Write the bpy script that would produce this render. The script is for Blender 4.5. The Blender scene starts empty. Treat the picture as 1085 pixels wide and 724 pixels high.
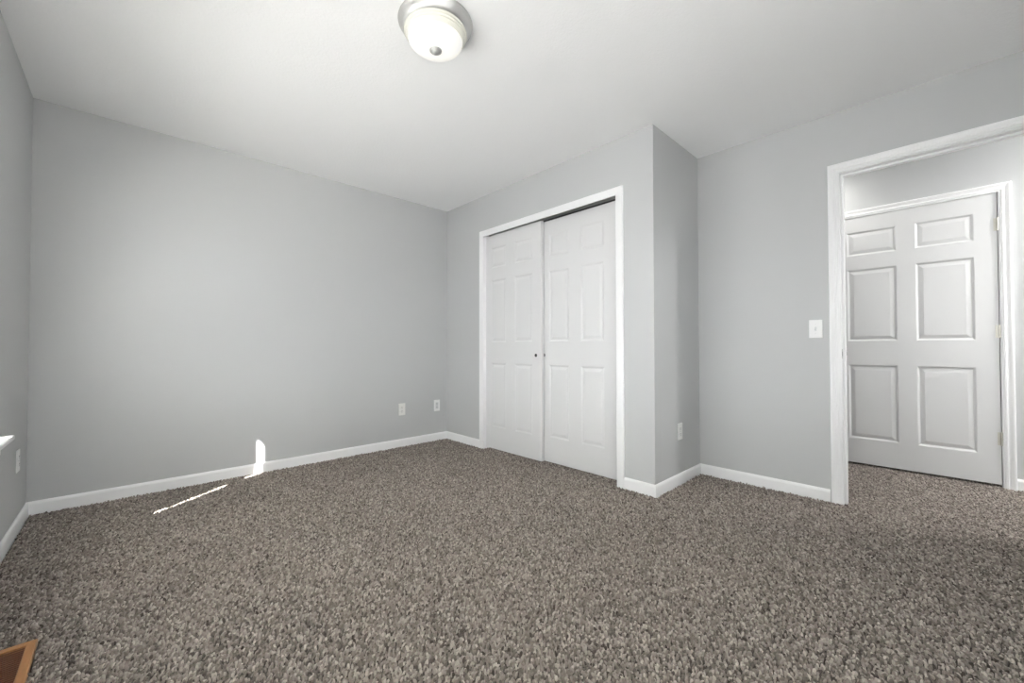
import bpy, bmesh, math, random
import numpy as np
from mathutils import Vector, Matrix

C = bpy.context.scene
COL = C.collection
random.seed(7)
rng = np.random.default_rng(11)

# ------------------------------------------------------------------ camera
CAM = Vector((-2.4991, -3.653, 0.9645))
YAW, PITCH, ROLL, FPX = 0.8119, 0.0160, -0.0012, 430.011
F = Vector((math.cos(YAW)*math.cos(PITCH), math.sin(YAW)*math.cos(PITCH), math.sin(PITCH)))
R0 = Vector((math.sin(YAW), -math.cos(YAW), 0)); U0 = R0.cross(F)
R = R0*math.cos(ROLL) + U0*math.sin(ROLL); U = U0*math.cos(ROLL) - R0*math.sin(ROLL)
cd = bpy.data.cameras.new('camera'); cam = bpy.data.objects.new('camera', cd); COL.objects.link(cam)
m = Matrix((( R.x, U.x, -F.x, CAM.x), (R.y, U.y, -F.y, CAM.y), (R.z, U.z, -F.z, CAM.z), (0, 0, 0, 1)))
cam.matrix_world = m
cd.sensor_fit = 'HORIZONTAL'; cd.sensor_width = 36.0; cd.lens = FPX/1085*36.0
cd.clip_start = 0.02; cd.clip_end = 100
C.camera = cam

# ------------------------------------------------------------------ light and exposure
C.cycles.denoising_prefilter = 'NONE'; C.cycles.diffuse_bounces = 8; C.cycles.max_bounces = 14
vs = C.view_settings
vs.view_transform = 'Standard'; vs.look = 'None'; vs.exposure = 0.10; vs.gamma = 1.0; vs.use_curve_mapping = False
SKY, GROUND, SUN = 13.0, 8.0, 82.0
LAMP, LAMP_RIM, HALL, SPOT = 0.36, 0.07, 350.0, 26.0
w = bpy.data.worlds.new('world'); C.world = w; w.use_nodes = True
bg = w.node_tree.nodes['Background']
wn_ = w.node_tree; tcw = wn_.nodes.new('ShaderNodeTexCoord'); sep = wn_.nodes.new('ShaderNodeSeparateXYZ'); crw = wn_.nodes.new('ShaderNodeMapRange'); mxw = wn_.nodes.new('ShaderNodeMix')
mxw.data_type = 'RGBA'; crw.inputs['From Min'].default_value = -0.03; crw.inputs['From Max'].default_value = 0.03
wn_.links.new(tcw.outputs['Generated'], sep.inputs[0]); wn_.links.new(sep.outputs['Z'], crw.inputs['Value']); wn_.links.new(crw.outputs['Result'], mxw.inputs['Factor'])
mxw.inputs['A'].default_value = (.98*GROUND, .99*GROUND, 1.0*GROUND, 1); mxw.inputs['B'].default_value = (.955*SKY, .98*SKY, 1.0*SKY, 1)   # sunlit ground below, sky above
wn_.links.new(mxw.outputs['Result'], bg.inputs['Color']); bg.inputs['Strength'].default_value = 1.0
SUND = Vector((0.81, 0.587, -0.95)).normalized()
sl = bpy.data.lights.new('sun', 'SUN'); sl.energy = SUN; sl.angle = 0.009; sl.color = (1.0, 0.975, 0.945)
so = bpy.data.objects.new('sun', sl); COL.objects.link(so); so.location = (-6, -3, 5)
so.rotation_euler = SUND.to_track_quat('-Z', 'Y').to_euler()

# ------------------------------------------------------------------ dimensions
H = 2.44
XL, YB, XC, XE = -2.915, -2.3685, 0.7157, 1.8851   # left wall, return wall, doorway wall, hall wall
YR, YH0, YH1 = -4.46, -1.6, -5.7                   # rear wall, hall ends
WT = 0.115
ZB = -0.011                                        # subfloor under the pile
BH, BT = 0.0737, 0.012
WX = XL - 0.14

# ------------------------------------------------------------------ materials
def mat(name, col, rough=0.5, metal=0.0, spec=0.5, bump=None, em=None, ems=0.0, var=0.0, vscale=3.0):
    mt = bpy.data.materials.new(name); mt.use_nodes = True
    nt = mt.node_tree; b = nt.nodes['Principled BSDF']
    b.inputs['Base Color'].default_value = (*col, 1); b.inputs['Roughness'].default_value = rough
    b.inputs['Metallic'].default_value = metal; b.inputs['Specular IOR Level'].default_value = spec
    tc = nt.nodes.new('ShaderNodeTexCoord')
    if var:
        n = nt.nodes.new('ShaderNodeTexNoise'); n.inputs['Scale'].default_value = vscale; n.inputs['Detail'].default_value = 4
        nt.links.new(tc.outputs['Object'], n.inputs['Vector'])
        mx = nt.nodes.new('ShaderNodeMix'); mx.data_type = 'RGBA'
        mx.inputs['A'].default_value = (*[c*(1-var) for c in col], 1); mx.inputs['B'].default_value = (*[min(1, c*(1+var)) for c in col], 1)
        nt.links.new(n.outputs['Fac'], mx.inputs['Factor']); nt.links.new(mx.outputs['Result'], b.inputs['Base Color'])
    if bump:
        sc, st, dist = bump
        n = nt.nodes.new('ShaderNodeTexNoise'); n.inputs['Scale'].default_value = sc; n.inputs['Detail'].default_value = 3
        nt.links.new(tc.outputs['Object'], n.inputs['Vector'])
        bp = nt.nodes.new('ShaderNodeBump'); bp.inputs['Strength'].default_value = st; bp.inputs['Distance'].default_value = dist
        nt.links.new(n.outputs['Fac'], bp.inputs['Height']); nt.links.new(bp.outputs['Normal'], b.inputs['Normal'])
    if em:
        b.inputs['Emission Color'].default_value = (*em, 1); b.inputs['Emission Strength'].default_value = ems
    return mt

M_WALL = mat('grey_wall_paint', (0.520, 0.527, 0.529), 0.55, bump=(220, 0.12, 0.002), var=0.012, vscale=1.5, spec=0.4)
M_CEIL = mat('white_ceiling_paint', (0.91, 0.91, 0.91), 0.8, bump=(90, 0.35, 0.004), spec=0.2)
M_TRIM = mat('white_trim_paint', (0.885, 0.885, 0.885), 0.32, var=0.01)
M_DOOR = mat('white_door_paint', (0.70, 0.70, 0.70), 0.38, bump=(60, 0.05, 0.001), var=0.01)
M_PLATE = mat('white_plastic', (0.84, 0.84, 0.83), 0.3, var=0.01)
M_CREAM = mat('ivory_plastic', (0.77, 0.765, 0.735), 0.35, var=0.01)
M_INSERT = mat('pale_grey_plastic', (0.66, 0.67, 0.67), 0.35, var=0.01)
M_HOLE = mat('dark_slot', (0.03, 0.03, 0.03), 0.6, var=0.05)
M_NICKEL = mat('brushed_nickel', (0.55, 0.55, 0.54), 0.42, 0.85, var=0.05, vscale=40)
M_STEEL = mat('dull_steel', (0.40, 0.40, 0.39), 0.45, 0.6, var=0.05, vscale=40)
M_BRONZE = mat('dark_metal', (0.10, 0.10, 0.10), 0.4, 0.7, var=0.05)
M_HINGE = mat('satin_nickel_hinge', (0.62, 0.60, 0.54), 0.35, 0.6, var=0.05, vscale=60)
M_SUB = mat('carpet_backing', (0.085, 0.075, 0.066), 0.95, var=0.2, vscale=200, spec=0.1)
M_SLAT = mat('white_blind_vinyl', (0.85, 0.85, 0.83), 0.4, var=0.01)
M_GLOW = mat('lit_alabaster_glass', (0.76, 0.755, 0.73), 0.25, em=(1.0, 0.985, 0.94), ems=LAMP, var=0.02, vscale=12)
M_GLOWH = mat('added_hall_lamp_glass', (0.85, 0.84, 0.80), 0.25, em=(1.0, 0.99, 0.97), ems=HALL, var=0.02, vscale=12)  # bowl of the added hallway lamp right of the doorway
M_GLOWS = mat('added_hall_end_lamp_glass', (0.85, 0.84, 0.80), 0.25, em=(1.0, 0.985, 0.94), ems=SPOT, var=0.02, vscale=12)  # bowl of the added hallway lamp behind the switch wall
M_RIM = mat('alabaster_glass_rim', (0.70, 0.69, 0.62), 0.2, em=(1.0, 0.98, 0.88), ems=LAMP_RIM, var=0.02, vscale=12)
M_OUT = mat('added_eave_paint', (0.75, 0.75, 0.74), 0.6, var=0.02)
M_CAVE = mat('duct_shade', (0.012, 0.008, 0.007), 0.8, var=0.1)  # black stands in for the shade below the register

def wood(name, a, b_):
    mt = mat(name, a, 0.42); nt = mt.node_tree; b = nt.nodes['Principled BSDF']
    tc = nt.nodes.new('ShaderNodeTexCoord'); mp = nt.nodes.new('ShaderNodeMapping'); mp.inputs['Scale'].default_value = (90, 6, 90)
    n = nt.nodes.new('ShaderNodeTexNoise'); n.inputs['Scale'].default_value = 2.0; n.inputs['Detail'].default_value = 6
    mx = nt.nodes.new('ShaderNodeMix'); mx.data_type = 'RGBA'
    mx.inputs['A'].default_value = (*a, 1); mx.inputs['B'].default_value = (*b_, 1)
    nt.links.new(tc.outputs['Object'], mp.inputs['Vector']); nt.links.new(mp.outputs['Vector'], n.inputs['Vector'])
    nt.links.new(n.outputs['Fac'], mx.inputs['Factor']); nt.links.new(mx.outputs['Result'], b.inputs['Base Color'])
    return mt
M_OAK = wood('oak_frame', (0.30, 0.135, 0.045), (0.50, 0.25, 0.10))
M_OAKD = wood('oak_louvre', (0.12, 0.036, 0.015), (0.21, 0.068, 0.027))

# window glass that lets light straight through, with a weak mirror on top
M_GLASS = bpy.data.materials.new('window_glass'); M_GLASS.use_nodes = True
nt = M_GLASS.node_tree; nt.nodes.clear()
o_ = nt.nodes.new('ShaderNodeOutputMaterial'); t_ = nt.nodes.new('ShaderNodeBsdfTransparent'); g_ = nt.nodes.new('ShaderNodeBsdfGlossy')
x_ = nt.nodes.new('ShaderNodeMixShader'); g_.inputs['Roughness'].default_value = 0.02; x_.inputs[0].default_value = 0.06
nt.links.new(t_.outputs[0], x_.inputs[1]); nt.links.new(g_.outputs[0], x_.inputs[2]); nt.links.new(x_.outputs[0], o_.inputs[0])

# ------------------------------------------------------------------ mesh helpers
def box(bm, x0, x1, y0, y1, z0, z1, bev=0.0, seg=1):
    x0, x1 = sorted((x0, x1)); y0, y1 = sorted((y0, y1)); z0, z1 = sorted((z0, z1))
    v = [bm.verts.new((x, y, z)) for x in (x0, x1) for y in (y0, y1) for z in (z0, z1)]
    fs = [bm.faces.new([v[i] for i in f]) for f in ((0, 1, 3, 2), (4, 6, 7, 5), (0, 4, 5, 1), (2, 3, 7, 6), (0, 2, 6, 4), (1, 5, 7, 3))]
    if bev:
        es = list({e for f in fs for e in f.edges})
        bmesh.ops.bevel(bm, geom=es, offset=bev, segments=seg, affect='EDGES', profile=0.5)
    return bm

def lathe(bm, prof, c=(0, 0, 0), axis='z', n=48):
    """revolve (r, h) pairs round an axis through c"""
    rings = []
    for r, h in prof:
        if r < 1e-6:
            ps = [(0, 0, h)]
        else:
            ps = [(r*math.cos(2*math.pi*i/n), r*math.sin(2*math.pi*i/n), h) for i in range(n)]
        if axis == 'x': ps = [(p[2], p[0], p[1]) for p in ps]
        if axis == 'y': ps = [(p[0], p[2], p[1]) for p in ps]
        rings.append([bm.verts.new((p[0]+c[0], p[1]+c[1], p[2]+c[2])) for p in ps])
    for a, b in zip(rings, rings[1:]):
        for i in range(n):
            j = (i+1) % n
            if len(a) == 1 and len(b) == 1: continue
            if len(a) == 1: bm.faces.new((a[0], b[i], b[j]))
            elif len(b) == 1: bm.faces.new((a[i], a[j], b[0]))
            else: bm.faces.new((a[i], a[j], b[j], b[i]))
    return bm

def obj(name, bm, mt, parent=None, smooth=False):
    bmesh.ops.recalc_face_normals(bm, faces=bm.faces[:])
    me = bpy.data.meshes.new(name); bm.to_mesh(me); bm.free()
    me.materials.append(mt)
    if smooth:
        for p in me.polygons: p.use_smooth = True
    o = bpy.data.objects.new(name, me); COL.objects.link(o)
    if parent is not None:
        o.parent = parent; o.matrix_parent_inverse = Matrix.Translation(-parent.location)
    return o

def smooth_by_angle(o, deg=40):
    me = o.data
    for p in me.polygons: p.use_smooth = True
    bm = bmesh.new(); bm.from_mesh(me)
    for e in bm.edges:
        if len(e.link_faces) == 2 and e.calc_face_angle(0) > math.radians(deg): e.smooth = False
    bm.to_mesh(me); bm.free()
    return o

def tag(o, label=None, cat=None, group=None, kind=None):
    if label: o['label'] = label
    if cat: o['category'] = cat
    if group: o['group'] = group
    if kind: o['kind'] = kind
    return o

def struct(name, bm, mt, label, cat):
    return tag(obj(name, bm, mt), label, cat, None, 'structure')

def empty(name, loc, label, cat, group=None):
    o = bpy.data.objects.new(name, None); COL.objects.link(o); o.location = loc; o.empty_display_size = 0.05
    return tag(o, label, cat, group)

def B(): return bmesh.new()

def wall_x(bm, x0, x1, y0, y1, z0, z1, hole=None):
    """a slab across x with an optional hole (ya, yb, za, zb)"""
    y0, y1 = sorted((y0, y1))
    if not hole: return box(bm, x0, x1, y0, y1, z0, z1)
    ya, yb, za, zb = hole; ya, yb = sorted((ya, yb))
    box(bm, x0, x1, y0, ya, z0, z1); box(bm, x0, x1, yb, y1, z0, z1)
    if zb < z1: box(bm, x0, x1, ya, yb, zb, z1)
    if za > z0: box(bm, x0, x1, ya, yb, z0, za)
    return bm

# ------------------------------------------------------------------ the room
CLY0, CLY1, CLZ = -0.612, -2.094, 2.092            # rough opening of the closet
DWY0, DWY1, DWZ = -3.214, -4.098, 2.073            # rough opening of the doorway
HDY0, HDY1, HDZ = -2.992, -3.962, 2.072            # rough opening of the hall door
WNZ0, WNZ1 = 0.548, 1.83                           # rough openings of the windows in the left wall
WINS = ((-0.84, -2.66), (-3.02, -4.16))  # the second opening is added out of view for more daylight
REAR = (-2.75, -1.2)                                # window added in the rear wall, behind the camera, for more daylight

struct('floor', box(B(), WX, XE+0.7, YH1-WT, WT, -0.12, ZB), M_SUB, 'subfloor and backing under the grey brown carpet', 'floor')
struct('ceiling', box(B(), WX, XE+0.7, YH1-WT, WT, H, H+0.08), M_CEIL, 'white lightly textured ceiling over the whole room', 'ceiling')
struct('wall_far', box(B(), WX, XE+0.7, 0, WT, ZB, H), M_WALL, 'long blank light grey wall with two outlet plates and a sliver of sun', 'wall')
bm = B(); ye = 0.0
for a_, b_ in WINS:
    box(bm, WX, XL, ye, a_, ZB, H); box(bm, WX, XL, a_, b_, ZB, WNZ0); box(bm, WX, XL, a_, b_, WNZ1, H); ye = b_
box(bm, WX, XL, ye, YR-WT, ZB, H)
struct('wall_left', bm, M_WALL, 'light grey wall at the left edge, under the window sill', 'wall')
struct('wall_closet', wall_x(B(), 0, WT, 0, YB, ZB, H, (CLY0, CLY1, ZB, CLZ)), M_WALL, 'light grey wall around the white sliding closet doors', 'wall')
struct('wall_return', box(B(), WT, XC, YB, YB+WT, ZB, H), M_WALL, 'narrow shaded grey wall on the side of the closet', 'wall')
struct('wall_right', wall_x(B(), XC, XC+WT, 0, YR-WT, ZB, H, (DWY0, DWY1, ZB, DWZ)), M_WALL, 'light grey wall with the light switch and open doorway', 'wall')
bm = B()
if REAR:
    box(bm, XL, REAR[0], YR-.14, YR, ZB, H); box(bm, REAR[1], XC, YR-.14, YR, ZB, H)
    box(bm, *REAR, YR-.14, YR, ZB, WNZ0); box(bm, *REAR, YR-.14, YR, WNZ1, H)
else: box(bm, XL, XC, YR-.14, YR, ZB, H)
struct('wall_rear', bm, M_WALL, 'grey wall behind the camera', 'wall')
bm = wall_x(B(), XE, XE+WT, YH0, YH1, ZB, H, (HDY0, HDY1, ZB, HDZ))
box(bm, XE+WT+0.45, XE+WT+0.5, HDY0+0.2, HDY1-0.2, ZB, H); box(bm, XE+WT, XE+WT+0.45, HDY0+0.15, HDY0+0.2, ZB, H); box(bm, XE+WT, XE+WT+0.45, HDY1-0.2, HDY1-0.15, ZB, H)
struct('wall_hall', bm, M_WALL, 'grey hallway wall around the white six panel door', 'wall')
struct('wall_hall_end', box(B(), XC+WT, XE, YH0, YH0+WT, ZB, H), M_WALL, 'grey end wall of the hallway behind the closet side, out of sight', 'wall')
struct('wall_hall_side', box(B(), XC, XC+WT, YH1-WT, YR-WT, ZB, H), M_WALL, 'grey hallway wall beyond the rear corner, out of sight', 'wall')
struct('wall_hall_front', box(B(), XC+WT, XE, YH1-WT, YH1, ZB, H), M_WALL, 'grey end wall of the hallway beside the camera side, out of sight', 'wall')
struct('added_eave', box(B(), -3.60, WX-0.002, YR-0.6, 0.6, 2.62, 2.66), M_OUT, 'unseen roof overhang added outside the window', 'roof')  # unseen overhang put in as a shading edge above the window

# ------------------------------------------------------------------ baseboards
PROF = [(0, ZB), (BT, ZB), (BT, BH-0.016), (BT-0.002, BH-0.009), (BT-0.006, BH-0.002), (BT-0.008, BH), (0, BH)]
def baseboard(name, pts, side, label):
    """sweep the board's profile along a polyline on the wall line; side = +1 room lies left of travel"""
    bm = B(); n = len(pts); rows = []
    P = [Vector((p[0], p[1], 0)) for p in pts]
    for i in range(n):
        d0 = (P[i]-P[i-1]).normalized() if i else None
        d1 = (P[i+1]-P[i]).normalized() if i < n-1 else None
        nr = [Vector((-d.y, d.x, 0))*side for d in (d0, d1) if d is not None]
        off = nr[0] if len(nr) == 1 else (nr[0]+nr[1])/(1+nr[0].dot(nr[1]))
        rows.append([bm.verts.new(P[i]+off*t+Vector((0, 0, z))) for t, z in PROF])
    k = len(PROF)
    for a, b in zip(rows, rows[1:]):
        for i in range(k): bm.faces.new((a[i], a[(i+1) % k], b[(i+1) % k], b[i]))
    bm.faces.new(rows[0]); bm.faces.new(rows[-1][::-1])
    return struct(name, bm, M_TRIM, label, 'baseboard')
CCO = 0.0575
baseboard('baseboard_left', [(XL, YR), (XL, -0.0125)], -1, 'white baseboard along the left wall below the window')
baseboard('baseboard_far', [(XL, 0), (0, 0), (0, -0.566)], -1, 'white baseboard along the long blank wall and into the corner')
baseboard('baseboard_closet', [(0, -2.1475), (0, YB), (XC, YB), (XC, -3.1685)], -1, 'white baseboard around the closet corner to the doorway casing')
baseboard('baseboard_hall', [(XE, -4.0025), (XE, YH1)], -1, 'short white baseboard right of the hallway door')
baseboard('baseboard_rear', [(XC, -4.16), (XC, YR), (XL+0.0125, YR)], -1, 'white baseboard behind the camera')

# ------------------------------------------------------------------ casings and jambs
COLONIAL = [(0, 0), (0, .008), (.003, .0095), (.012, .0092), (.0135, .0135), (.020, .0140), (.024, .0095), (.033, .0115), (.044, .0168), (.052, .0175), (.0555, .016), (.057, .013), (.057, 0)]
RANCH = [(0, 0), (0, .009), (.004, .0108), (.048, .0135), (.054, .013), (.057, .010), (.057, 0)]
def casing_mesh(prof, x, y0, y1, z0, z1, full=False, scale=1.0, sx=-1):
    """mitred casing round an opening whose inner edge is y0 (greater) .. y1, head at z1"""
    bm = B(); rows = []
    path = [(y0, z0, 1, 0), (y0, z1, 1, 1), (y1, z1, -1, 1), (y1, z0, -1, 0)]
    for y, z, sy, sz in path:
        rows.append([bm.verts.new((x+sx*t, y+sy*s*scale, z+sz*s*scale)) for s, t in prof])
    k = len(prof)
    for a, b in zip(rows, rows[1:]):
        for i in range(k): bm.faces.new((a[i], a[(i+1) % k], b[(i+1) % k], b[i]))
    bm.faces.new(rows[0]); bm.faces.new(rows[-1][::-1])
    return bm

# closet: casing outer -0.566 .. -2.147, top 2.099
t1 = struct('trim_1', casing_mesh(RANCH, 0, -0.6235, -2.0895, ZB, 2.042), M_TRIM, 'plain white casing around the closet opening', 'casing')
bm = box(B(), 0.0005, WT, CLY0-0.001, CLY0-0.0105, ZB, CLZ-0.001); box(bm, 0.0005, WT, CLY1+0.001, CLY1+0.0105, ZB, CLZ-0.001)
box(bm, 0.0005, WT, CLY0-0.011, CLY1+0.011, CLZ-0.001, CLZ-0.009)
obj('jamb', bm, M_TRIM, t1)
# track with three hanging fins above the doors, coloured dark to paint the gap's shade
bm = box(B(), 0.014, 0.112, -0.626, -2.08, 2.079, 2.082)
for x in (0.014, 0.109): box(bm, x, x+0.0025, -0.626, -2.08, 2.050, 2.079)
fins = box(B(), 0.0655, 0.0680, -0.626, -2.08, 2.049, 2.0788)
trk = obj('sliding_door_track', bm, M_BRONZE, t1); trk['label'] = 'sliding door track, coloured dark for the shade in its gap'
obj('guide_fin', fins, M_NICKEL, trk)  # brighter metal paints the light streak inside the gap

# bedroom doorway
t2 = struct('trim_2', casing_mesh(COLONIAL, XC, -3.2268, -4.083, ZB, 2.0602, scale=0.9), M_TRIM, 'moulded white casing around the open doorway', 'casing')
bm = box(B(), XC+.0005, XC+WT-.0005, DWY0-.001, -3.232, ZB, 2.072); box(bm, XC+.0005, XC+WT-.0005, DWY1+.001, -4.080, ZB, 2.072)
box(bm, XC+.0005, XC+WT-.0005, -3.232, -4.080, 2.055, 2.072)
obj('jamb', bm, M_TRIM, t2)
bm = box(B(), XC+.041, XC+.079, -3.2322, -3.247, ZB, 2.0548, .002); box(bm, XC+.041, XC+.079, -4.0798, -4.068, ZB, 2.0548, .002)
box(bm, XC+.041, XC+.079, -3.2472, -4.0678, 2.042, 2.0548, .002)
obj('door_stop', bm, M_TRIM, t2)
obj('casing_hall_side', casing_mesh(COLONIAL, XC+WT, -3.2268, -4.083, ZB, 2.0602, scale=0.9, sx=1), M_TRIM, t2)
bm = box(B(), XC+.014, XC+.036, -3.2318, -3.2336, .895, .955, .0006)
sp = obj('strike_plate', bm, M_NICKEL, t2); sp['label'] = 'small nickel strike plate'
obj('latch_hole', box(B(), XC+.019, XC+.031, -3.2330, -3.2340, .911, .939), M_HOLE, sp)

# hall door frame
t3 = struct('trim_3', casing_mesh(COLONIAL, XE, -3.009, -3.945, ZB, 2.0455), M_TRIM, 'moulded white casing around the hallway door', 'casing')
bm = box(B(), XE+.0005, XE+WT, HDY0-.001, -3.0125, ZB, 2.071); box(bm, XE+.0005, XE+WT, HDY1+.001, -3.9405, ZB, 2.071)
box(bm, XE+.0005, XE+WT, -3.0125, -3.9405, 2.0495, 2.071)
obj('jamb', bm, M_TRIM, t3)

# ------------------------------------------------------------------ six panel doors, face towards -x
def panel_door(name, x, ya, yb, z0, z1, cols, thick, label, steps, zr=((.217, .823), (1.017, 1.611), (1.726, 1.923))):
    """ya > yb edges of the leaf; cols = two (y, y) ranges; steps = (inset, depth) rings of each panel"""
    bm = B()
    ys = sorted({ya, yb, *[c for q in cols for c in q]}); zs = sorted({z0, z1, *[c for q in zr for c in q]})
    pan = [(min(c), max(c), q[0], q[1]) for c in cols for q in zr]
    vc = {}
    def V(X, y, z):
        k = (round(X, 5), round(y, 5), round(z, 5))
        if k not in vc: vc[k] = bm.verts.new((X, y, z))
        return vc[k]
    for side, X, sg in (('front', x, 1), ('back', x+thick, -1)):
        for i in range(len(ys)-1):
            for j in range(len(zs)-1):
                a, b, c, d = ys[i], ys[i+1], zs[j], zs[j+1]
                hit = any(abs(p[0]-a) < 1e-6 and abs(p[1]-b) < 1e-6 and abs(p[2]-c) < 1e-6 and abs(p[3]-d) < 1e-6 for p in pan)
                if not hit:
                    bm.faces.new((V(X, a, c), V(X, b, c), V(X, b, d), V(X, a, d))); continue
                pi, pd = 0.0, 0.0
                for ins, dep in steps:
                    q0 = [(a+pi, c+pi), (b-pi, c+pi), (b-pi, d-pi), (a+pi, d-pi)]
                    q1 = [(a+ins, c+ins), (b-ins, c+ins), (b-ins, d-ins), (a+ins, d-ins)]
                    for k in range(4):
                        l = (k+1) % 4
                        bm.faces.new((V(X+sg*pd, *q0[k]), V(X+sg*pd, *q0[l]), V(X+sg*dep, *q1[l]), V(X+sg*dep, *q1[k])))
                    pi, pd = ins, dep
                bm.faces.new([V(X+sg*pd, *q) for q in ((a+pi, c+pi), (b-pi, c+pi), (b-pi, d-pi), (a+pi, d-pi))])
    for y in (ys[0], ys[-1]):
        for j in range(len(zs)-1): bm.faces.new((V(x, y, zs[j]), V(x+thick, y, zs[j]), V(x+thick, y, zs[j+1]), V(x, y, zs[j+1])))
    for z in (zs[0], zs[-1]):
        for i in range(len(ys)-1): bm.faces.new((V(x, ys[i], z), V(x+thick, ys[i], z), V(x+thick, ys[i+1], z), V(x, ys[i+1], z)))
    return struct(name, bm, M_DOOR, label, 'door')

STEPS = [(.004, .0015), (.012, .0075), (.016, .0085), (.040, .003), (.042, .0025)]
STEPC = [(.004, .001), (.012, .0045), (.018, .0050), (.038, .0018), (.040, .0015)]
d1 = panel_door('door_1', 0.030, -0.6235, -1.345, 0.012, 2.042, ((-.700, -.905), (-1.022, -1.241)), .033, 'left closet sliding door, overlapping in front of the other', STEPC)
d2 = panel_door('door_2', 0.0715, -1.295, -2.0815, 0.012, 2.037, ((-1.398, -1.607), (-1.724, -1.938)), .033, 'right closet sliding door, set behind the left one', STEPC)
d3 = panel_door('door_3', XE+.001, -3.0155, -3.9365, 0.016, 2.046, ((-3.123, -3.425), (-3.529, -3.829)), .035, 'closed white six panel door across the hallway', STEPS)
def pull(x, y, z, par):
    bm = lathe(B(), [(0.0085, -0.0005), (0.0090, -0.0034), (0.0115, -0.0042), (0.0140, -0.0030), (0.0148, -0.0003), (0.0085, -0.0005)], (x, y, z), 'x', 28)
    o = obj('finger_pull', bm, M_BRONZE, par, True); o['label'] = 'small round metal finger pull'
    obj('recess', lathe(B(), [(0.0088, -0.0024), (0.007, -0.0012), (0, -0.0006)], (x, y, z), 'x', 24), M_HOLE, o, True)
pull(0.030, -1.283, 0.902, d1); pull(0.0715, -1.337, 0.904, d2)
for z in (1.822, 1.075, 0.332):
    bm = lathe(B(), [(0, -.046), (.003, -.046), (.0055, -.044), (.0055, -.015), (.005, -.0145), (.0055, -.014), (.0055, .014), (.005, .0145), (.0055, .015), (.0055, .044), (.003, .046), (.0025, .049), (0, .049)], (XE-.0066, -3.9385, z), 'z', 16)
    o = obj('hinge', bm, M_HINGE, d3); smooth_by_angle(o); o['label'] = 'satin nickel butt hinge'
    obj('hinge_leaf', box(B(), XE-.0012, XE+.0004, -3.934, -3.920, z-.044, z+.044, .0004), M_HINGE, o)
kn = lathe(B(), [(0, -.001), (.031, -.001), (.031, -.004), (.027, -.008), (.012, -.011), (.0105, -.028), (.016, -.034), (.0255, -.044), (.0275, -.054), (.024, -.062), (.012, -.067), (0, -.068)], (XE+.001, -3.0885, .914), 'x', 40)
o = obj('door_knob', kn, M_NICKEL, d3); smooth_by_angle(o, 50); o['label'] = 'nickel door knob mostly behind the doorway edge'

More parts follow.
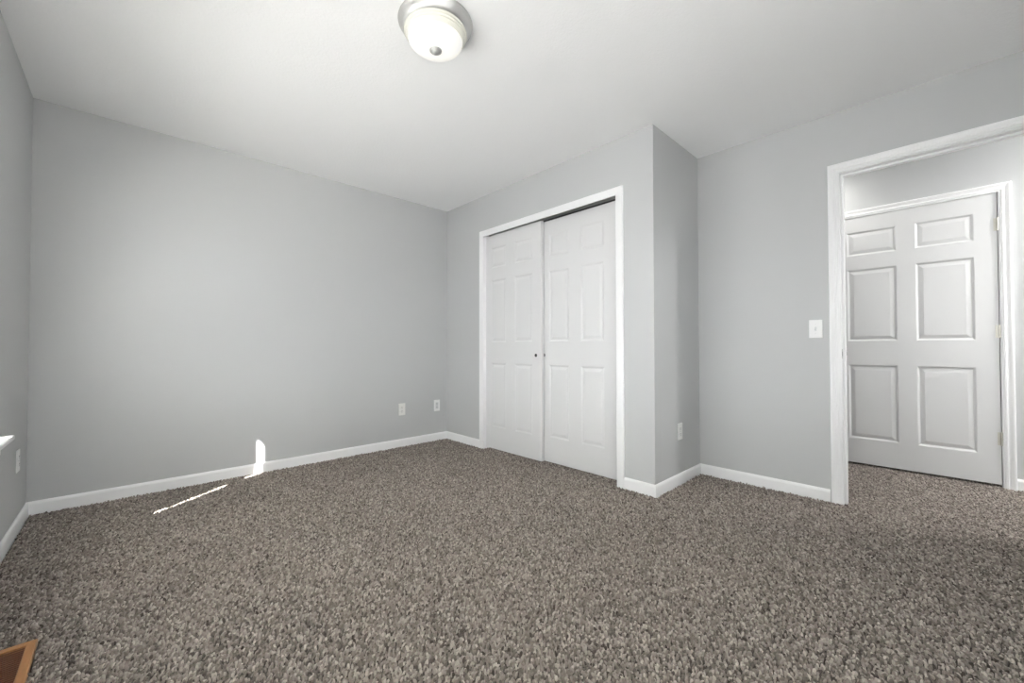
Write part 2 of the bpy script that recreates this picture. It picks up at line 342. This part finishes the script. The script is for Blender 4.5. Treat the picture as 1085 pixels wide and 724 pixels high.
# ------------------------------------------------------------------ window, sill and blind on the left wall
XW = XL-.07                                        # drywall returns: the frame sits deep in the wall
def sash(wn, y0, y1, z0, z1, x0, x1, sw, rb, rt):
    bm = B()
    box(bm, x0, x1, y0, y0-sw, z0, z1); box(bm, x0, x1, y1+sw, y1, z0, z1)
    box(bm, x0, x1, y0-sw, y1+sw, z0, z0+rb); box(bm, x0, x1, y0-sw, y1+sw, z1-rt, z1)
    s = obj('sash', bm, M_TRIM, wn)
    obj('pane', box(B(), (x0+x1)/2-.002, (x0+x1)/2+.002, y0-sw, y1+sw, z0+rb, z1-rt), M_GLASS, s)
def window(name, wy0, wy1, mull, by0, by1, label, blabel):
    bm = B()
    box(bm, WX, XW, wy0-.0005, wy0-.012, .5745, WNZ1-.0005); box(bm, WX, XW, wy1+.0005, wy1+.012, .5745, WNZ1-.0005)
    box(bm, WX, XW, wy0-.012, wy1+.012, WNZ1-.012, WNZ1-.0005)
    if mull: box(bm, WX, XW, mull+.03, mull-.03, .5745, WNZ1-.012)
    box(bm, WX, WX+.0295, wy0-.012, wy1+.012, .549, .5745)
    wn = tag(obj(name, bm, M_TRIM), label, 'window', None, 'structure')
    bm = B()
    box(bm, XL+.0005, XL+.052, wy0+.078, wy1-.078, .551, .575, .007, 3)
    box(bm, WX+.03, XL+.0004, wy0-.001, wy1+.001, .551, .574)
    obj('sill', bm, M_TRIM, wn)
    obj('apron', box(B(), XL+.0005, XL+.014, wy0+.057, wy1-.057, .492, .5505, .003, 2), M_TRIM, wn)
    units = ((wy0-.012, mull+.03), (mull-.03, wy1+.012)) if mull else ((wy0-.012, wy1+.012),)
    for a, b in units:
        sash(wn, a, b, .5747, 1.315, XL-.105, XL-.075, .055, .075, .095)
        sash(wn, a, b, 1.285, WNZ1-.012, XL-.137, XL-.107, .067, .085, .046)
    # horizontal blind inside the reveal
    bl = empty('window_blind', (XL-.035, (by0+by1)/2, WNZ1-.012), blabel, 'blind')
    obj('headrail', box(B(), XL-.062, XL-.012, by0, by1, WNZ1-.058, WNZ1-.013, .003), M_SLAT, bl)
    z = WNZ1-.085
    while z > .64:
        bm = B(); rows = []
        for k in range(5):
            s = (k-2)/2*.0125; a = math.radians(TILT)
            zz = z + s*math.sin(a) + .0014*(1-((k-2)/2)**2)
            rows.append([bm.verts.new((XL-.037+s*math.cos(a), y, zz+h)) for y in (by0, by1) for h in (0, .0008)])
        for p, q in zip(rows, rows[1:]):
            bm.faces.new((p[0], p[2], q[2], q[0])); bm.faces.new((p[1], q[1], q[3], p[3])); bm.faces.new((p[0], q[0], q[1], p[1])); bm.faces.new((p[2], p[3], q[3], q[2]))
        bm.faces.new((rows[0][0], rows[0][1], rows[0][3], rows[0][2])); bm.faces.new((rows[-1][0], rows[-1][2], rows[-1][3], rows[-1][1]))
        obj('slat', bm, M_SLAT, bl); z -= .0205
    obj('bottom_rail', box(B(), XL-.062, XL-.012, by0, by1, .585, .605, .003), M_SLAT, bl)
    for q in (.13, .5, .87):
        bm = lathe(B(), [(0, .605), (.0012, .605), (.0012, WNZ1-.058), (0, WNZ1-.058)], (XL-.0105, by0+(by1-by0)*q, 0), 'z', 6)
        obj('ladder_cord', bm, M_SLAT, bl)
    # portal: only tells the renderer where daylight enters
    pl = bpy.data.lights.new('window_daylight', 'AREA'); pl.shape = 'RECTANGLE'
    pl.size, pl.size_y = wy0-wy1, WNZ1-.575; pl.cycles.is_portal = True
    po = bpy.data.objects.new('window_daylight', pl); COL.objects.link(po); po.location = (WX-.01, (wy0+wy1)/2, (.575+WNZ1)/2)
    po.rotation_euler = Vector((1, 0, 0)).to_track_quat('-Z', 'Y').to_euler()
TILT = 10
window('window_1', *WINS[0], -1.75, -.899, -2.64, 'window in the left wall, only the end of its white sill in view', 'white horizontal slat blind in the left window')
if REAR:
    old = set(bpy.data.objects)
    window('added_window_rear', -.5, -.5-(REAR[1]-REAR[0]), None, -.514, -.486-(REAR[1]-REAR[0]), 'added window in the rear wall, unseen behind the camera', 'white horizontal slat blind in the added window behind the camera')
    TR = Matrix.Translation((REAR[0]-.5, YR, 0)) @ Matrix.Rotation(math.pi/2, 4, 'Z') @ Matrix.Translation((-XL, 0, 0))
    for o in set(bpy.data.objects)-old:
        if not o.parent: o.matrix_basis = TR @ Matrix.LocRotScale(o.location, o.rotation_euler, None)
if len(WINS) > 1: window('added_window_side', *WINS[1], None, WINS[1][0]-.014, WINS[1][1]+.014, 'added second window in the left wall, beside the camera and out of view', 'white horizontal slat blind in the added window beside the camera')  # extra unseen window, added to brighten the room

# ------------------------------------------------------------------ ceiling light
def ceiling_light(x, y, label, strength_mats):
    g, r = strength_mats
    t = empty('ceiling_light', (x, y, H), label, 'ceiling light')
    c = (x, y, H)
    o = obj('pan', lathe(B(), [(0, -.001), (.166, -.001), (.167, -.004), (.1655, -.009), (.161, -.012), (.158, -.020), (.150, -.034), (.140, -.043), (.128, -.044), (.120, -.030), (0, -.026)], c, 'z', 72), M_NICKEL, t)
    smooth_by_angle(o, 50); o['label'] = 'brushed nickel ceiling pan'
    sh = obj('glass_shade', lathe(B(), [(.1215, -.0830), (.1195, -.0885), (.113, -.0965), (.102, -.1045), (.085, -.1125), (.063, -.1185), (.038, -.122), (.012, -.1235), (0, -.1235)], c, 'z', 72), g, t, True)
    sh['label'] = 'glowing alabaster glass bowl'
    o = obj('rim', lathe(B(), [(.132, -.038), (.1385, -.041), (.1415, -.047), (.140, -.053), (.1345, -.0555), (.1335, -.060), (.1320, -.062), (.1285, -.0635), (.1280, -.067), (.1255, -.0755), (.1215, -.083)], c, 'z', 72), r, sh)
    smooth_by_angle(o, 35); o['label'] = 'cream stepped glass rim'
    o = obj('finial', lathe(B(), [(0, -.1215), (.0255, -.1215), (.0272, -.124), (.0262, -.1270), (.0205, -.1285), (.0185, -.131), (.0150, -.136), (.008, -.1395), (0, -.1405)], c, 'z', 28), M_STEEL, t, True)
    o['label'] = 'round metal finial'
    return t
ceiling_light(-1.495, -2.093, 'round flush ceiling light with nickel ring, glass bowl lit', (M_GLOW, M_RIM))
# hallway lamps added out of sight beside the doorway for brightness
ceiling_light(1.50, -5.05, 'added round flush ceiling light in the hallway, unseen right of the doorway', (M_GLOWH, M_RIM))
ceiling_light(1.62, -2.93, 'added round flush ceiling light in the hallway, unseen behind the switch wall', (M_GLOWS, M_RIM))

# ------------------------------------------------------------------ outlets and switch
def frame_of(c, n):
    """place a plate built facing -y at c so that it faces n"""
    return {'-y': Matrix.Translation(c), '-x': Matrix.Translation(c) @ Matrix.Rotation(-math.pi/2, 4, 'Z'), '+x': Matrix.Translation(c) @ Matrix.Rotation(math.pi/2, 4, 'Z')}[n]
def put(bm, mw, name, mt, par):
    bmesh.ops.transform(bm, matrix=mw, verts=bm.verts[:]); return obj(name, bm, mt, par)
def plate_bm(wd, ht): return box(B(), -wd/2, wd/2, -.0062, -.0004, -ht/2, ht/2, .0028, 3)
def screw(mw, z, par, mt):
    bm = lathe(B(), [(0, -.0072), (.0028, -.0070), (.0033, -.0060)], (0, 0, z), 'y', 14); s = put(bm, mw, 'screw', mt, par)
    put(box(B(), -.0024, .0024, -.0074, -.0070, z-.0004, z+.0004), mw, 'screw_slot', M_HOLE, s)
def duplex(c, n, label, pm):
    mw = frame_of(c, n); t = empty('wall_outlet', c, label, 'outlet', 'wall outlets')
    p = put(plate_bm(.072, .117), mw, 'cover_plate', pm, t)
    for z in (.0195, -.0195):
        bm = lathe(B(), [(.0172, -.0058), (.0168, -.0078), (0, -.0080)], (0, 0, z), 'y', 36)
        for v in bm.verts: v.co.z = z + max(-.0135, min(.0135, v.co.z-z))
        s = put(bm, mw, 'socket', pm, t)
        bm = box(B(), -.0075, -.0053, -.0084, -.0078, z-.0015, z+.0075); box(bm, .0053, .0075, -.0084, -.0078, z-.0005, z+.0065)
        lathe(bm, [(0, -.0084), (.0026, -.0083), (.0026, -.0077)], (0, 0, z-.0075), 'y', 14)
        put(bm, mw, 'slots', M_HOLE, s)
    screw(mw, 0, t, M_STEEL)
    return t
def decora(c, n, label):
    mw = frame_of(c, n); t = empty('wall_outlet', c, label, 'outlet', 'wall outlets')
    put(plate_bm(.072, .117), mw, 'cover_plate', M_PLATE, t)
    s = put(box(B(), -.0168, .0168, -.0076, -.0058, -.0335, .0335, .0008), mw, 'socket', M_INSERT, t)
    bm = B()
    for z in (.018, -.018):
        box(bm, -.0075, -.0053, -.0080, -.0074, z-.0015, z+.0075); box(bm, .0053, .0075, -.0080, -.0074, z-.0005, z+.0065)
        lathe(bm, [(0, -.0080), (.0026, -.0079), (.0026, -.0073)], (0, 0, z-.0075), 'y', 14)
    put(bm, mw, 'slots', M_HOLE, s)
    for z in (.0485, -.0485): screw(mw, z, t, M_PLATE)
duplex(Vector((-.532, 0, .362)), '-y', 'ivory wall outlet on the long wall, farther from the corner', M_CREAM)
decora(Vector((-.129, 0, .361)), '-y', 'white wall outlet with grey rectangular insert beside the far corner')
duplex(Vector((.365, YB, .369)), '-y', 'white wall outlet on the shaded side of the closet', M_PLATE)
duplex(Vector((XL, -.291, .371)), '+x', 'white wall outlet on the left wall below the window sill', M_PLATE)
c = Vector((XC, -3.1045, 1.085)); mw = frame_of(c, '-x')
t = empty('light_switch', c, 'white toggle light switch on the wall beside the doorway', 'light switch')
put(plate_bm(.071, .116), mw, 'switch_plate', M_PLATE, t)
bm = box(B(), -.0052, .0052, -.0070, -.0060, -.0125, .0125); put(bm, mw, 'toggle_slot', M_INSERT, t)
bm = box(B(), -.0040, .0040, -.0190, -.0066, -.0060, .0060, .001)
bmesh.ops.rotate(bm, cent=(0, -.0066, 0), matrix=Matrix.Rotation(math.radians(24), 3, 'X'), verts=bm.verts[:])
put(bm, mw, 'toggle', M_INSERT, t)
for z in (.0302, -.0302): screw(mw, z, t, M_PLATE)

# ------------------------------------------------------------------ oak floor register
RX0, RX1, RY0, RY1 = -2.851, -2.703, -1.881, -1.586
fr = empty('floor_register', ((RX0+RX1)/2, (RY0+RY1)/2, 0), 'oak slatted floor register set in the carpet at lower left', 'vent')
bw, zt = .0235, .006
bm = B(); ins = [(0, ZB), (0, zt-.003), (.003, zt), (bw-.002, zt), (bw, zt-.002), (bw, ZB)]; rows = []
for s, zz in ins:
    rows.append([bm.verts.new(p) for p in ((RX0+s, RY0+s, zz), (RX1-s, RY0+s, zz), (RX1-s, RY1-s, zz), (RX0+s, RY1-s, zz))])
for a, b in zip(rows, rows[1:]+rows[:1]):
    for i in range(4): bm.faces.new((a[i], a[(i+1) % 4], b[(i+1) % 4], b[i]))
obj('frame', bm, M_OAK, fr)
y = RY0+bw+.004
while y < RY1-bw-.003:
    bm = box(B(), RX0+bw, RX1-bw, y, y+.0055, zt-.0045, zt-.002, .0005)
    obj('louvre', bm, M_OAKD, fr); y += .0115
obj('duct_shade_sheet', box(B(), RX0+bw, RX1-bw, RY0+bw, RY1-bw, ZB+.0004, ZB+.003), M_CAVE, fr)  # thin black sheet paints the shade under the louvres

# ------------------------------------------------------------------ carpet pile: one mesh of leaning yarn tufts
def low(x, y, s, seed):
    r = np.random.default_rng(seed); o = np.zeros_like(x)
    for k in range(7):
        a = r.uniform(0, 2*np.pi); f = s*r.uniform(.5, 1.7); o += np.sin((x*np.cos(a)+y*np.sin(a))*f+r.uniform(0, 6.28))
    return o/7**.5
def inside(x, y):
    g = .0035
    room = (x > XL+BT+g) & (x < -BT-g) & (y < -BT-g) & (y > YR+BT+g)
    notch = (x >= -BT-g) & (x < XC-BT-g) & (y < YB-BT-g) & (y > YR+BT+g)
    clos = (x >= -BT-g) & (x < .16) & (y < -.63) & (y > -2.082)
    door = (x >= XC-BT-g) & (x < XC+WT+.02) & (y < -3.2505) & (y > -4.064)
    hall = (x > XC+WT+.021) & (x < XE-BT-g) & (y < YH0-.01) & (y > -5.2)
    und = (x >= XE-BT-g) & (x < XE+.08) & (y < -3.016) & (y > -3.937)
    reg = (x > RX0-.004) & (x < RX1+.004) & (y > RY0-.004) & (y < RY1+.004)
    return (room | notch | clos | door | hall | und) & ~reg
def tufts(pitch, lo, hi):
    gx = np.arange(XL, XE+.1, pitch); gy = np.arange(-5.2, 0, pitch*.866)
    X, Y = np.meshgrid(gx, gy); X = X + (np.arange(len(gy)) % 2)[:, None]*pitch/2
    X = X.ravel(); Y = Y.ravel()
    X = X + rng.uniform(-.32, .32, X.size)*pitch; Y = Y + rng.uniform(-.32, .32, X.size)*pitch
    d = np.hypot(X-CAM.x, Y-CAM.y); k = (d >= lo) & (d < hi) & inside(X, Y)
    return X[k], Y[k]
def build_pile():
    vs_, fs_, cs_ = [], [], []; base = 0
    NS = 6; RINGS = ((0, 0, .82), (.5, .20, 1.0), (.84, .60, .86), (1.0, .90, .42))
    for pitch, lo, hi in ((.0098, 0, 9),):
        x, y = tufts(pitch, lo, hi); n = x.size
        ang = .80 + .35*low(x, y, 1.6, 3) + rng.normal(0, .9, n)
        lean = pitch*np.clip(.50 + .08*low(x, y, 2.2, 5) + rng.normal(0, .25, n), 0, 1.4)
        top = -.0005 + rng.normal(0, .0024, n)
        rad = pitch*rng.uniform(.34, .54, n)
        lx, ly = np.cos(ang)*lean, np.sin(ang)*lean
        spin = rng.uniform(0, 6.28, n)
        col = np.clip(rng.normal(.52, .24, n), 0, 1)
        P = []
        for zf, lf, rf in RINGS:
            for s in range(NS):
                a = spin + s*2*np.pi/NS
                P.append(np.stack([x+lx*lf+np.cos(a)*rad*rf, y+ly*lf+np.sin(a)*rad*rf, ZB+.001+(top-ZB-.001)*zf+0*a], 1))
        P = np.stack(P, 1); nv = len(RINGS)*NS
        q = [[r*NS+s, r*NS+(s+1) % NS, r*NS+NS+(s+1) % NS, r*NS+NS+s] for r in range(len(RINGS)-1) for s in range(NS)]
        t0 = nv-NS
        faces = np.array(q+[[t0, t0+1, t0+2, t0+3]])
        cap = np.array([[t0, t0+3, t0+5], [t0+3, t0+4, t0+5]])
        off = base + np.arange(n)[:, None, None]*nv
        fs_.append(((faces[None]+off).reshape(-1, 4), (cap[None]+off).reshape(-1, 3)))
        vs_.append(P.reshape(-1, 3)); cs_.append(np.repeat(col, nv)); base += n*nv
    V = np.concatenate(vs_).astype(np.float32)
    Q = np.concatenate([a for a, b in fs_]); T = np.concatenate([b for a, b in fs_])
    me = bpy.data.meshes.new('carpet_pile')
    me.vertices.add(len(V)); me.vertices.foreach_set('co', V.ravel())
    nl = Q.size+T.size; me.loops.add(nl); me.loops.foreach_set('vertex_index', np.concatenate([Q.ravel(), T.ravel()]).astype(np.int32))
    me.polygons.add(len(Q)+len(T))
    me.polygons.foreach_set('loop_start', np.concatenate([np.arange(len(Q))*4, Q.size+np.arange(len(T))*3]).astype(np.int32))
    me.update(calc_edges=True); me.validate()
    me.polygons.foreach_set('use_smooth', np.ones(len(me.polygons), dtype=bool))
    at = me.attributes.new('yarn', 'FLOAT', 'POINT'); at.data.foreach_set('value', np.concatenate(cs_).astype(np.float32))
    mt = bpy.data.materials.new('carpet_yarn'); mt.use_nodes = True; nt = mt.node_tree; b = nt.nodes['Principled BSDF']
    b.inputs['Roughness'].default_value = .9; b.inputs['Specular IOR Level'].default_value = .15
    an = nt.nodes.new('ShaderNodeAttribute'); an.attribute_name = 'yarn'
    cr = nt.nodes.new('ShaderNodeValToRGB'); e = cr.color_ramp.elements
    e[0].position = 0.0; e[0].color = (*YARN[0], 1); e[1].position = 1.0; e[1].color = (*YARN[2], 1)
    m_ = e.new(.5); m_.color = (*YARN[1], 1)
    nt.links.new(an.outputs['Fac'], cr.inputs['Fac']); nt.links.new(cr.outputs['Color'], b.inputs['Base Color'])
    me.materials.append(mt)
    o = bpy.data.objects.new('carpet_pile', me); COL.objects.link(o)
    tag(o, 'grey brown heathered carpet covering the whole floor', 'carpet', None, 'stuff')
YARN = [(.078, .065, .056), (.245, .215, .191), (.47, .42, .375)]
build_pile()
